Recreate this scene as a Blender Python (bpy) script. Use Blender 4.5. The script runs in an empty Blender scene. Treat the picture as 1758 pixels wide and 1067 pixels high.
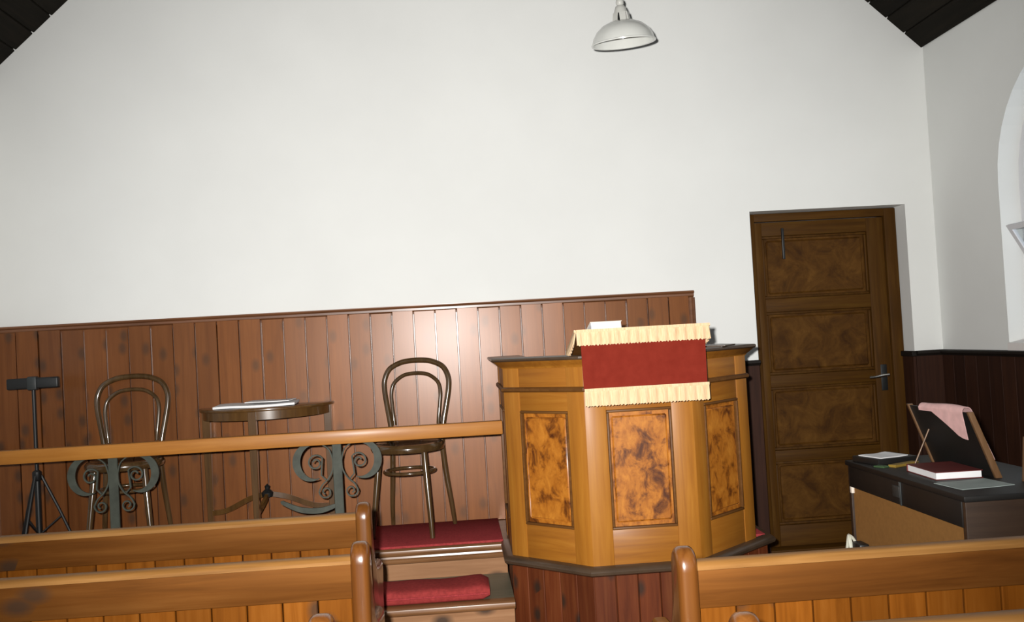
import bpy, bmesh, math, random
from mathutils import Vector, Matrix
from mathutils.geometry import tessellate_polygon
random.seed(7)
R = math.radians
S = bpy.context.scene
C = S.collection

# ------------------------------------------------------------------ camera
EYE = 1.37
def cam_axes(yaw, pitch, roll):
    y, p, r = R(yaw), R(pitch), R(roll)
    f = Vector((math.sin(y)*math.cos(p), math.cos(y)*math.cos(p), math.sin(p)))
    rt = Vector((math.cos(y), -math.sin(y), 0)); up = rt.cross(f)
    return rt*math.cos(r)-up*math.sin(r), up*math.cos(r)+rt*math.sin(r), f
RT, UP, FW = cam_axes(3.5, 1.6, 3.2)
cd = bpy.data.cameras.new('camera'); cam = bpy.data.objects.new('camera', cd); C.objects.link(cam)
cd.sensor_width = 36; cd.lens = 36*1650/1758; cd.clip_start = 0.05
cam.matrix_world = Matrix(((RT.x, UP.x, -FW.x, 0), (RT.y, UP.y, -FW.y, 0), (RT.z, UP.z, -FW.z, EYE), (0, 0, 0, 1)))
S.camera = cam

# ------------------------------------------------------------------ sky (daylight through the windows)
w = bpy.data.worlds.new('overcast_sky'); S.world = w; w.use_nodes = True
w.node_tree.nodes['Background'].inputs[0].default_value = (0.86, 0.93, 1.0, 1)
w.node_tree.nodes['Background'].inputs[1].default_value = 0.9

# ------------------------------------------------------------------ the flash on the camera (its glare sits on the boards straight opposite the lens), aimed with the lens
fl = bpy.data.lights.new('camera_flash_offscreen', 'SPOT'); flo = bpy.data.objects.new('camera_flash_offscreen', fl); C.objects.link(flo)
fl.energy = 1330; fl.spot_size = R(87); fl.spot_blend = 1.0; fl.shadow_soft_size = 0.03
fl.color = (1.0, 0.975, 0.945)
flo.location = (-0.09, 0.0, 1.46)
flo.rotation_euler = FW.to_track_quat('-Z', 'Y').to_euler()

S.view_settings.view_transform = 'Standard'; S.view_settings.look = 'None'
S.view_settings.gamma = 1; S.view_settings.use_curve_mapping = False
S.view_settings.exposure = 0.0
S.cycles.use_denoising = True
S.cycles.max_bounces = 8

# ------------------------------------------------------------------ materials
MATS = {}
class NT:
    def __init__(s, name):
        m = bpy.data.materials.new(name); m.use_nodes = True; s.m = m; s.t = m.node_tree
        s.b = s.t.nodes['Principled BSDF']; MATS[name] = m
    def n(s, typ, **kw):
        nd = s.t.nodes.new(typ)
        for k, v in kw.items(): setattr(nd, k, v)
        return nd
    def l(s, a, b): s.t.links.new(a, b)
    def coords(s, scale, rnd=True):
        tc = s.n('ShaderNodeTexCoord'); mp = s.n('ShaderNodeMapping'); mp.inputs['Scale'].default_value = scale
        if rnd:
            oi = s.n('ShaderNodeObjectInfo'); mu = s.n('ShaderNodeMath', operation='MULTIPLY'); mu.inputs[1].default_value = 37.0
            s.l(oi.outputs['Random'], mu.inputs[0])
            ad = s.n('ShaderNodeVectorMath', operation='ADD'); s.l(tc.outputs['Object'], ad.inputs[0]); s.l(mu.outputs[0], ad.inputs[1])
            s.l(ad.outputs[0], mp.inputs[0])
        else: s.l(tc.outputs['Object'], mp.inputs[0])
        return mp.outputs[0]
    def ramp(s, src, stops):
        r = s.n('ShaderNodeValToRGB'); e = r.color_ramp.elements
        while len(e) < len(stops): e.new(0.5)
        for i, (p, c) in enumerate(stops): e[i].position = p; e[i].color = (*c, 1)
        s.l(src, r.inputs[0]); return r.outputs[0]
    def noise(s, vec, scale, detail=4, rough=0.55, dist=0.0):
        x = s.n('ShaderNodeTexNoise'); x.inputs['Scale'].default_value = scale; x.inputs['Detail'].default_value = detail
        x.inputs['Roughness'].default_value = rough; x.inputs['Distortion'].default_value = dist; s.l(vec, x.inputs['Vector']); return x.outputs[0]
    def mix(s, fac, a, b, mode='MIX'):
        x = s.n('ShaderNodeMix', data_type='RGBA', blend_type=mode)
        if isinstance(fac, float): x.inputs[0].default_value = fac
        else: s.l(fac, x.inputs[0])
        for k, v in ((6, a), (7, b)):
            if isinstance(v, tuple): x.inputs[k].default_value = (*v, 1)
            else: s.l(v, x.inputs[k])
        return x.outputs[2]
    def bump(s, h, strength, dist=0.002):
        x = s.n('ShaderNodeBump'); x.inputs['Strength'].default_value = strength; x.inputs['Distance'].default_value = dist
        s.l(h, x.inputs['Height']); s.l(x.outputs[0], s.b.inputs['Normal'])
    def fin(s, col, rough, spec=0.5, coat=0.0, crough=0.15, metal=0.0):
        if isinstance(col, tuple): s.b.inputs['Base Color'].default_value = (*col, 1)
        else: s.l(col, s.b.inputs['Base Color'])
        s.b.inputs['Roughness'].default_value = rough; s.b.inputs['Specular IOR Level'].default_value = spec
        s.b.inputs['Coat Weight'].default_value = coat; s.b.inputs['Coat Roughness'].default_value = crough
        s.b.inputs['Metallic'].default_value = metal
        return s.m

AX = {'x': (1.2, 22, 22), 'y': (22, 1.2, 22), 'z': (22, 22, 1.2)}
def wood(name, dark, mid, light, axis='z', rough=0.4, coat=0.25, crough=0.2, knots=0.0, vary=0.25, gscale=1.0, spec=0.5, knot_col=(0.03, 0.018, 0.012), tint=None):
    t = NT(name); sc = tuple(a*gscale for a in AX[axis]); v = t.coords(sc)
    g = t.noise(v, 1.6, 6, 0.6, 0.6)
    col = t.ramp(g, [(0.28, dark), (0.5, mid), (0.74, light)])
    big = t.noise(t.coords((1, 1, 1)), 3.0, 2)
    col = t.mix(t.ramp(big, [(0.35, (0, 0, 0)), (0.7, (1, 1, 1))]), col, t.mix(0.45, col, dark))
    if knots:
        k = t.n('ShaderNodeTexVoronoi', voronoi_dimensions='2D'); k.inputs['Scale'].default_value = 1.0
        ks = {'x': (4.5, 1, 8.0), 'z': (9.0, 1, 5.5)}[axis]
        sx = t.n('ShaderNodeSeparateXYZ'); cx = t.n('ShaderNodeCombineXYZ'); t.l(t.coords(ks), sx.inputs[0])
        t.l(sx.outputs[0], cx.inputs[0]); t.l(sx.outputs[2], cx.inputs[1]); t.l(cx.outputs[0], k.inputs['Vector'])
        kk = t.ramp(k.outputs['Distance'], [(0.09, (1, 1, 1)), (0.27, (0, 0, 0))])
        sel = t.n('ShaderNodeSeparateColor'); t.l(k.outputs['Color'], sel.inputs[0])
        gt = t.n('ShaderNodeMath', operation='GREATER_THAN'); t.l(sel.outputs[0], gt.inputs[0]); gt.inputs[1].default_value = 1-knots
        mu = t.n('ShaderNodeMath', operation='MULTIPLY'); t.l(kk, mu.inputs[0]); t.l(gt.outputs[0], mu.inputs[1])
        m2 = t.n('ShaderNodeMath', operation='MULTIPLY'); t.l(mu.outputs[0], m2.inputs[0]); m2.inputs[1].default_value = 0.88
        col = t.mix(m2.outputs[0], col, knot_col)
    oi = t.n('ShaderNodeObjectInfo'); mr = t.n('ShaderNodeMapRange'); t.l(oi.outputs['Random'], mr.inputs[0])
    mr.inputs[3].default_value = 1-vary; mr.inputs[4].default_value = 1+vary*0.6
    hs = t.n('ShaderNodeHueSaturation'); t.l(mr.outputs[0], hs.inputs['Value']); t.l(col, hs.inputs['Color'])
    t.bump(g, 0.12, 0.001)
    if tint: t.b.inputs['Specular Tint'].default_value = (*tint, 1)
    return t.fin(hs.outputs[0], rough, spec, coat, crough)

def plain(name, col, rough=0.5, spec=0.5, coat=0.0, metal=0.0, var=0.12, scale=8.0, bump=0.0, bscale=200):
    t = NT(name); n = t.noise(t.coords((1, 1, 1), False), scale, 4)
    d = tuple(c*(1-var) for c in col); l = tuple(min(1, c*(1+var)) for c in col)
    c = t.ramp(n, [(0.3, d), (0.7, l)])
    if bump: t.bump(t.noise(t.coords((1, 1, 1), False), bscale, 3), bump, 0.003)
    return t.fin(c, rough, spec, coat, 0.1, metal)

plain('plaster', (0.79, 0.80, 0.775), 0.75, 0.25, var=0.025, scale=1.6, bump=0.06, bscale=25)
plain('reveal_paint', (0.80, 0.76, 0.73), 0.7, 0.3, var=0.02)
wood('wainscot', (0.082, 0.024, 0.005), (0.128, 0.041, 0.009), (0.165, 0.058, 0.015), 'z', 0.50, 0.55, 0.30, 0.5, 0.20, spec=0.85, tint=(1.0, 0.42, 0.17))
wood('wainscot_cap', (0.10, 0.038, 0.014), (0.17, 0.065, 0.024), (0.24, 0.10, 0.04), 'x', 0.4, 0.3, 0.2)
wood('dado', (0.020, 0.007, 0.004), (0.034, 0.012, 0.006), (0.048, 0.018, 0.009), 'z', 0.6, 0.05, 0.3, 0.0, 0.2, spec=0.2)
plain('dado_cap', (0.012, 0.009, 0.007), 0.6, 0.2)
wood('pulpit_oak', (0.27, 0.096, 0.010), (0.35, 0.134, 0.014), (0.42, 0.176, 0.022), 'z', 0.5, 0.10, 0.3, 0, 0.07, spec=0.3)
wood('pulpit_oak_rail', (0.245, 0.085, 0.009), (0.32, 0.119, 0.012), (0.385, 0.16, 0.02), 'x', 0.5, 0.10, 0.3, 0, 0.07, spec=0.3)
wood('pulpit_rail', (0.085, 0.032, 0.006), (0.12, 0.047, 0.009), (0.155, 0.066, 0.014), 'x', 0.55, 0.05, 0.3, 0, 0.06, spec=0.25)
wood('pulpit_base', (0.078, 0.017, 0.005), (0.12, 0.028, 0.008), (0.16, 0.046, 0.014), 'z', 0.6, 0.05, 0.3, 0.2, 0.25, spec=0.15)
plain('cornice_dark', (0.062, 0.038, 0.022), 0.4, 0.4, 0.2, var=0.25)
wood('pew', (0.050, 0.016, 0.003), (0.080, 0.027, 0.005), (0.108, 0.041, 0.009), 'x', 0.55, 0.0, 0.25, 0.3, 0.08, spec=0.3, tint=(1.0, 0.45, 0.15))
wood('pew_board', (0.085, 0.024, 0.002), (0.135, 0.041, 0.004), (0.17, 0.058, 0.008), 'z', 0.55, 0.0, 0.25, 0.3, 0.25, spec=0.3, tint=(1.0, 0.45, 0.15))
wood('pew_end', (0.07, 0.021, 0.004), (0.115, 0.039, 0.007), (0.15, 0.057, 0.012), 'z', 0.28, 0.5, 0.12, 0, 0.06)
wood('pew_cap', (0.15, 0.065, 0.014), (0.23, 0.105, 0.025), (0.31, 0.155, 0.045), 'x', 0.55, 0.1, 0.3, 0, 0.05, spec=0.3)
wood('rail_oak', (0.34, 0.125, 0.018), (0.43, 0.17, 0.026), (0.50, 0.22, 0.042), 'x', 0.5, 0.15, 0.25, 0, 0.04, spec=0.3)
wood('riser_pine', (0.24, 0.115, 0.050), (0.31, 0.155, 0.072), (0.37, 0.20, 0.10), 'x', 0.6, 0.05, 0.3, 0.5, 0.08, spec=0.2)
wood('nosing', (0.13, 0.055, 0.020), (0.20, 0.092, 0.036), (0.28, 0.14, 0.06), 'x', 0.4, 0.3, 0.2, 0, 0.06, spec=0.3)
wood('tread_worn', (0.15, 0.14, 0.09), (0.20, 0.18, 0.12), (0.24, 0.22, 0.15), 'x', 0.5, 0.1)
wood('door_frame_wood', (0.042, 0.017, 0.002), (0.068, 0.027, 0.003), (0.092, 0.043, 0.006), 'z', 0.6, 0.0, 0.3, 0, 0.05, spec=0.12)
wood('door_rail_wood', (0.045, 0.018, 0.002), (0.072, 0.029, 0.003), (0.098, 0.046, 0.006), 'x', 0.6, 0.0, 0.3, 0, 0.05, spec=0.12)
wood('ceiling_wood', (0.006, 0.005, 0.003), (0.010, 0.008, 0.005), (0.015, 0.011, 0.007), 'y', 0.8, 0.0, spec=0.1)
wood('floor_wood', (0.07, 0.04, 0.02), (0.12, 0.065, 0.03), (0.16, 0.09, 0.045), 'y', 0.5, 0.1)
wood('bentwood', (0.045, 0.024, 0.008), (0.075, 0.042, 0.016), (0.105, 0.062, 0.026), 'z', 0.22, 0.7, 0.08, 0, 0.05)
wood('table_wood', (0.062, 0.029, 0.008), (0.10, 0.048, 0.013), (0.14, 0.070, 0.021), 'z', 0.28, 0.6, 0.1, 0, 0.05)
wood('organ_case', (0.022, 0.011, 0.006), (0.036, 0.019, 0.010), (0.05, 0.028, 0.015), 'x', 0.5, 0.1, 0.2, 0, 0.05, spec=0.3)
wood('organ_edge_wood', (0.12, 0.06, 0.025), (0.17, 0.09, 0.04), (0.22, 0.12, 0.06), 'z', 0.4, 0.2)
plain('organ_black', (0.010, 0.009, 0.008), 0.5, 0.3)
plain('organ_back_panel', (0.25, 0.12, 0.033), 0.85, 0.2, var=0.08, scale=60)
plain('black_metal', (0.008, 0.009, 0.009), 0.45, 0.5)
plain('grey_plastic', (0.025, 0.03, 0.03), 0.5, 0.5)
plain('iron', (0.054, 0.060, 0.046), 0.6, 0.3, metal=0.0, var=0.25, scale=20)
plain('brass', (0.75, 0.66, 0.45), 0.25, 0.5, metal=1.0)
plain('chrome', (0.75, 0.75, 0.72), 0.2, 0.5, metal=1.0)
plain('carpet', (0.32, 0.042, 0.044), 0.95, 0.1, var=0.25, scale=120, bump=0.6, bscale=500)
plain('cushion_red', (0.27, 0.034, 0.032), 0.9, 0.15, var=0.18, scale=60, bump=0.3, bscale=300)
plain('paper', (0.80, 0.80, 0.80), 0.7, 0.3, var=0.03)
plain('cream_pages', (0.78, 0.70, 0.60), 0.7, 0.3, var=0.05)
plain('pink_paper', (0.74, 0.46, 0.44), 0.7, 0.3, var=0.1, scale=30)
plain('blue_grey_paper', (0.30, 0.35, 0.33), 0.6, 0.3, var=0.1)
plain('red_cover', (0.12, 0.016, 0.014), 0.55, 0.4, var=0.15)
plain('yellow_cover', (0.28, 0.18, 0.03), 0.6, 0.3)
plain('green_cover', (0.05, 0.10, 0.04), 0.6, 0.3)
plain('white_cable', (0.62, 0.62, 0.52), 0.5, 0.4)
plain('enamel_white', (0.70, 0.71, 0.67), 0.22, 0.5, 0.5, var=0.02)
plain('lamp_metal', (0.55, 0.55, 0.51), 0.4, 0.5, var=0.05)
plain('window_white', (0.78, 0.78, 0.80), 0.5, 0.4, var=0.02)
# velvet
t = NT('velvet'); n = t.noise(t.coords((1, 1, 1), False), 25, 4)
c = t.ramp(n, [(0.3, (0.165, 0.017, 0.009)), (0.7, (0.195, 0.022, 0.012))]); t.b.inputs['Sheen Weight'].default_value = 0.0
t.b.inputs['Sheen Roughness'].default_value = 0.4; t.b.inputs['Sheen Tint'].default_value = (0.9, 0.3, 0.25, 1)
t.bump(t.noise(t.coords((1, 1, 1), False), 600, 2), 0.25, 0.001); t.fin(c, 0.9, 0.1)
# fringe
t = NT('fringe'); n = t.noise(t.coords((260, 260, 8), False), 1, 3)
c = t.ramp(n, [(0.3, (0.62, 0.40, 0.22)), (0.65, (0.76, 0.55, 0.34))]); t.bump(n, 0.5, 0.002); t.fin(c, 0.85, 0.2)
# burl veneer
t = NT('burl'); v = t.coords((1, 1, 1), True)
n1 = t.noise(t.coords((1, 1, .8), True), 13, 8, 0.66, 0.5); n2 = t.noise(t.coords((20, 20, 9), True), 1.4, 7, 0.7, 0.8)
c1 = t.ramp(n1, [(0.34, (0.085, 0.022, 0.004)), (0.42, (0.21, 0.066, 0.008)), (0.50, (0.42, 0.145, 0.015)), (0.66, (0.52, 0.20, 0.024))])
c2 = t.ramp(n2, [(0.35, (0.62, 0.52, 0.42)), (0.6, (1, 1, 1))]); c = t.mix(0.8, c1, c2, 'MULTIPLY')
t.fin(c, 0.45, 0.3, 0.15, 0.2)
# grained door panel
t = NT('door_panel'); n1 = t.noise(t.coords((1, 1, 1)), 7, 6, 0.7, 1.0)
c = t.ramp(n1, [(0.32, (0.038, 0.014, 0.002)), (0.5, (0.074, 0.030, 0.004)), (0.7, (0.115, 0.050, 0.008))]); t.fin(c, 0.6, 0.12, 0.0, 0.3)
# window glass: thin pane
m = bpy.data.materials.new('window_glass'); m.use_nodes = True; tr = m.node_tree; tr.nodes.remove(tr.nodes['Principled BSDF'])
a = tr.nodes.new('ShaderNodeBsdfTransparent'); a.inputs[0].default_value = (0.93, 0.95, 0.96, 1)
b = tr.nodes.new('ShaderNodeBsdfGlossy'); b.inputs['Roughness'].default_value = 0.02
mx = tr.nodes.new('ShaderNodeMixShader'); mx.inputs[0].default_value = 0.06
tr.links.new(a.outputs[0], mx.inputs[1]); tr.links.new(b.outputs[0], mx.inputs[2]); tr.links.new(mx.outputs[0], tr.nodes['Material Output'].inputs[0])
MATS['window_glass'] = m

# ------------------------------------------------------------------ geometry helpers
def box(bm, x0, x1, y0, y1, z0, z1, bev=0.0, seg=2):
    vs = [bm.verts.new(p) for p in ((x0,y0,z0),(x1,y0,z0),(x1,y1,z0),(x0,y1,z0),(x0,y0,z1),(x1,y0,z1),(x1,y1,z1),(x0,y1,z1))]
    fs = [bm.faces.new([vs[i] for i in q]) for q in ((3,2,1,0),(4,5,6,7),(0,1,5,4),(1,2,6,5),(2,3,7,6),(3,0,4,7))]
    if bev:
        es = list({e for f in fs for e in f.edges})
        bmesh.ops.bevel(bm, geom=es, offset=bev, segments=seg, affect='EDGES', profile=0.5)
    return vs
def prism(bm, pts, d0, d1, axis='x', bev=0.0, seg=2):
    """closed 2D outline extruded along an axis: x -> pts are (y,z); y -> (x,z); z -> (x,y)"""
    def P(p, d): return {'x': (d, p[0], p[1]), 'y': (p[0], d, p[1]), 'z': (p[0], p[1], d)}[axis]
    a = [bm.verts.new(P(p, d0)) for p in pts]; b = [bm.verts.new(P(p, d1)) for p in pts]; n = len(pts)
    f1 = bm.faces.new(a[::-1]); f2 = bm.faces.new(b)
    for i in range(n): bm.faces.new((a[i], a[(i+1) % n], b[(i+1) % n], b[i]))
    bmesh.ops.recalc_face_normals(bm, faces=bm.faces[:])
    if bev: bmesh.ops.bevel(bm, geom=list({e for f in (f1, f2) for e in f.edges}), offset=bev, segments=seg, affect='EDGES', profile=0.5)
def sweep(bm, pts, prof, closed=False, up=None, scale=None, cap=True):
    """sweep a closed 2D profile (a,b) along 3D points with a parallel-transported frame (or a fixed up vector)"""
    pts = [Vector(p) for p in pts]; n = len(pts); rings = []
    nrm = None
    for i, p in enumerate(pts):
        if closed: tg = pts[(i+1) % n]-pts[i-1]
        else: tg = pts[min(i+1, n-1)]-pts[max(i-1, 0)]
        tg.normalize()
        if up is not None: nrm = Vector(up)
        elif nrm is None: nrm = Vector((0, 0, 1)) if abs(tg.z) < 0.9 else Vector((0, 1, 0))
        nrm = (nrm - tg*nrm.dot(tg)).normalized(); bi = tg.cross(nrm)
        s = scale[i] if scale else 1.0
        rings.append([bm.verts.new(p+bi*(a*s)+nrm*(b*s)) for a, b in prof])
    k = len(prof)
    for i in range(n if closed else n-1):
        A, B = rings[i], rings[(i+1) % n]
        for j in range(k): bm.faces.new((A[j], A[(j+1) % k], B[(j+1) % k], B[j]))
    if not closed and cap: bm.faces.new(rings[0][::-1]); bm.faces.new(rings[-1])
    bmesh.ops.recalc_face_normals(bm, faces=bm.faces[:])
def circ(r, k=10): return [(r*math.cos(2*math.pi*i/k), r*math.sin(2*math.pi*i/k)) for i in range(k)]
def tube(bm, pts, r, k=10, closed=False, scale=None): sweep(bm, pts, circ(r, k), closed, None, scale)
def smooth_path(P, n=8, closed=False):
    P = [Vector(p) for p in P]; out = []; m = len(P)
    for i in range(m if closed else m-1):
        if closed: p0, p1, p2, p3 = P[i-1], P[i], P[(i+1) % m], P[(i+2) % m]
        else: p0, p1, p2, p3 = P[max(i-1, 0)], P[i], P[i+1], P[min(i+2, m-1)]
        for j in range(n):
            u = j/n
            out.append(0.5*((2*p1)+(p2-p0)*u+(2*p0-5*p1+4*p2-p3)*u*u+(3*p1-p0-3*p2+p3)*u**3))
    if not closed: out.append(P[-1])
    return out
def lathe(bm, prof, k=32, cx=0, cy=0):
    rings = [[bm.verts.new((cx+r*math.cos(2*math.pi*i/k), cy+r*math.sin(2*math.pi*i/k), z)) for i in range(k)] for r, z in prof]
    for A, B in zip(rings, rings[1:]):
        for i in range(k): bm.faces.new((A[i], A[(i+1) % k], B[(i+1) % k], B[i]))
    bmesh.ops.recalc_face_normals(bm, faces=bm.faces[:])
def mitre(bm, path, prof, z=0.0):
    """sweep (out, z) profile along a plan polyline with mitred corners; out is to the right of travel"""
    P = [Vector((p[0], p[1])) for p in path]; n = len(P); rings = []
    for i in range(n):
        d0 = (P[i]-P[i-1]).normalized() if i else None; d1 = (P[i+1]-P[i]).normalized() if i < n-1 else None
        n0 = Vector((d0.y, -d0.x)) if d0 else None; n1 = Vector((d1.y, -d1.x)) if d1 else None
        if n0 is None: m_ = n1
        elif n1 is None: m_ = n0
        else: m_ = (n0+n1); m_ = m_/(m_.dot(n0))
        rings.append([bm.verts.new((P[i].x+m_.x*o, P[i].y+m_.y*o, z+h)) for o, h in prof])
    k = len(prof)
    for A, B in zip(rings, rings[1:]):
        for j in range(k): bm.faces.new((A[j], A[(j+1) % k], B[(j+1) % k], B[j]))
    bm.faces.new(rings[0][::-1]); bm.faces.new(rings[-1]); bmesh.ops.recalc_face_normals(bm, faces=bm.faces[:])
def BM(): return bmesh.new()
def mesh_of(name, bm, mat, sm=True):
    me = bpy.data.meshes.new(name); bm.normal_update(); bm.to_mesh(me); bm.free()
    me.materials.append(MATS[mat])
    if sm:
        me.polygons.foreach_set('use_smooth', [True]*len(me.polygons)); me.set_sharp_from_angle(angle=R(38))
    return me
def put(name, me, parent=None, loc=(0, 0, 0), rot=(0, 0, 0)):
    o = bpy.data.objects.new(name, me); C.objects.link(o); o.location = loc; o.rotation_euler = rot; o.parent = parent
    return o
def obj(name, bm, mat, parent=None, loc=(0, 0, 0), rot=(0, 0, 0), world=True, sm=True):
    """one mesh object; world=True means the bmesh holds world coordinates (unrotated parents)"""
    if parent is not None and world: bmesh.ops.translate(bm, verts=bm.verts, vec=-parent.location)
    if parent is None and world and loc != (0, 0, 0): bmesh.ops.translate(bm, verts=bm.verts, vec=-Vector(loc))
    if parent is not None and world: return put(name, mesh_of(name, bm, mat, sm), parent)
    return put(name, mesh_of(name, bm, mat, sm), parent, loc, rot)
def tag(o, label=None, cat=None, group=None, kind=None):
    for k, v in (('label', label), ('category', cat), ('group', group), ('kind', kind)):
        if v: o[k] = v
    return o
def thing(name, label, cat, loc=(0, 0, 0), rz=0.0, group=None, kind=None):
    o = bpy.data.objects.new(name, None); o.empty_display_size = 0.1; C.objects.link(o); o.location = loc; o.rotation_euler = (0, 0, rz)
    return tag(o, label, cat, group, kind)
def copy_tree(o, parent=None):
    c_ = o.copy(); C.objects.link(c_); c_.parent = parent
    for ch in list(o.children): copy_tree(ch, c_)
    return c_

# ------------------------------------------------------------------ room shell
XL, XR, D, YB = -2.65, 2.94, 5.65, -2.6         # side walls, back wall, wall behind the camera
XRIDGE, ZEAVE, PITCH = 0.146, 3.006, 0.916
ZRIDGE = ZEAVE + (XR-XRIDGE)*PITCH
DX0, DX1, DZ = 1.803, 2.762, 2.046               # door opening
TH = 0.30
def slab(bm, outer, holes, mp, th_vec):
    """a wall: tessellated polygon with holes, given thickness; mp maps (u,v) to 3D"""
    loops = [outer]+holes; flat = [p for l in loops for p in l]
    tris = tessellate_polygon([[Vector((p[0], p[1], 0)) for p in l] for l in loops])
    a = [bm.verts.new(mp(*p)) for p in flat]; b = [bm.verts.new(Vector(mp(*p))+Vector(th_vec)) for p in flat]
    for q in tris: bm.faces.new([a[i] for i in q]); bm.faces.new([b[i] for i in q][::-1])
    s = 0
    for l in loops:
        n = len(l)
        for i in range(n):
            j = (i+1) % n; bm.faces.new((a[s+i], a[s+j], b[s+j], b[s+i]))
        s += n
    bmesh.ops.recalc_face_normals(bm, faces=bm.faces[:])
bm = BM(); box(bm, XL-.3, XR+.3, YB-.3, D+.3, -0.1, 0.0)
tag(obj('floor', bm, 'floor_wood', sm=False), 'dark boarded floor of the chapel', 'floor', kind='structure')
bm = BM()
slab(bm, [(XL, 0), (DX0, 0), (DX0, DZ), (DX1, DZ), (DX1, 0), (XR, 0), (XR, ZEAVE), (XRIDGE, ZRIDGE), (XL, ZRIDGE-(XRIDGE-XL)*PITCH)], [], lambda u, v: (u, D, v), (0, TH, 0))
tag(obj('wall_back', bm, 'plaster', sm=False), 'white plastered gable wall behind the pulpit', 'wall', kind='structure')
bm = BM()
slab(bm, [(XL, 0), (XR, 0), (XR, ZEAVE), (XRIDGE, ZRIDGE), (XL, ZRIDGE-(XRIDGE-XL)*PITCH)], [], lambda u, v: (u, YB, v), (0, -TH, 0))
tag(obj('wall_front', bm, 'plaster', sm=False), 'white plastered end wall of the chapel entrance', 'wall', kind='structure')
WR, WZ0, WZS = 0.635, 1.20, 2.055                  # window half width, sill, springing
def arch(yc, r, z0, zs, n=20):
    return [(yc+r, z0)]+[(yc+r*math.cos(math.pi*i/n), zs+r*math.sin(math.pi*i/n)) for i in range(n+1)]+[(yc-r, z0)]
WYC = [4.315, 1.75, -0.85]
bm = BM(); slab(bm, [(YB, 0), (D, 0), (D, ZEAVE), (YB, ZEAVE)], [arch(y, WR, WZ0, WZS)[::-1] for y in WYC], lambda u, v: (XR, u, v), (0.16, 0, 0))
tag(obj('wall_right', bm, 'plaster', sm=False), 'pale plastered side wall with the arched window', 'wall', kind='structure')
ZL = ZRIDGE-(XRIDGE-XL)*PITCH
bm = BM(); slab(bm, [(YB, 0), (D, 0), (D, ZL), (YB, ZL)], [arch(y, WR, WZ0, WZS)[::-1] for y in WYC], lambda u, v: (XL, u, v), (-0.16, 0, 0))
tag(obj('wall_left', bm, 'plaster', sm=False), 'pale plastered side wall beside the left pews', 'wall', kind='structure')
bm = BM()
prism(bm, [(XL-.3, ZL-.3*PITCH), (XRIDGE, ZRIDGE), (XR+.3, ZEAVE-.3*PITCH), (XR+.3, ZEAVE-.3*PITCH+.12), (XRIDGE, ZRIDGE+.12), (XL-.3, ZL-.3*PITCH+.12)], YB-.3, D+.3, 'y')
ceil = tag(obj('ceiling', bm, 'ceiling_wood', sm=False), 'dark stained boarded pitched ceiling', 'ceiling', kind='structure')
# ceiling boards on the two slopes
cl = math.hypot(1, PITCH)
bm = BM(); box(bm, -0.068, 0.068, YB, D-0.001, -0.012, 0.006, 0.004, 1); cb = mesh_of('board', bm, 'ceiling_wood', False)
k = 0
for side in (-1, 1):
    L = ((XR-XRIDGE) if side > 0 else (XRIDGE-XL))
    n = int(L*cl/0.142)
    for i in range(n):
        d = L-(i+0.5)*0.142/cl
        put('board', cb, ceil, (XRIDGE+side*d, 0, ZRIDGE-d*PITCH-0.006), (0, side*math.atan(PITCH), 0))
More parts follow.
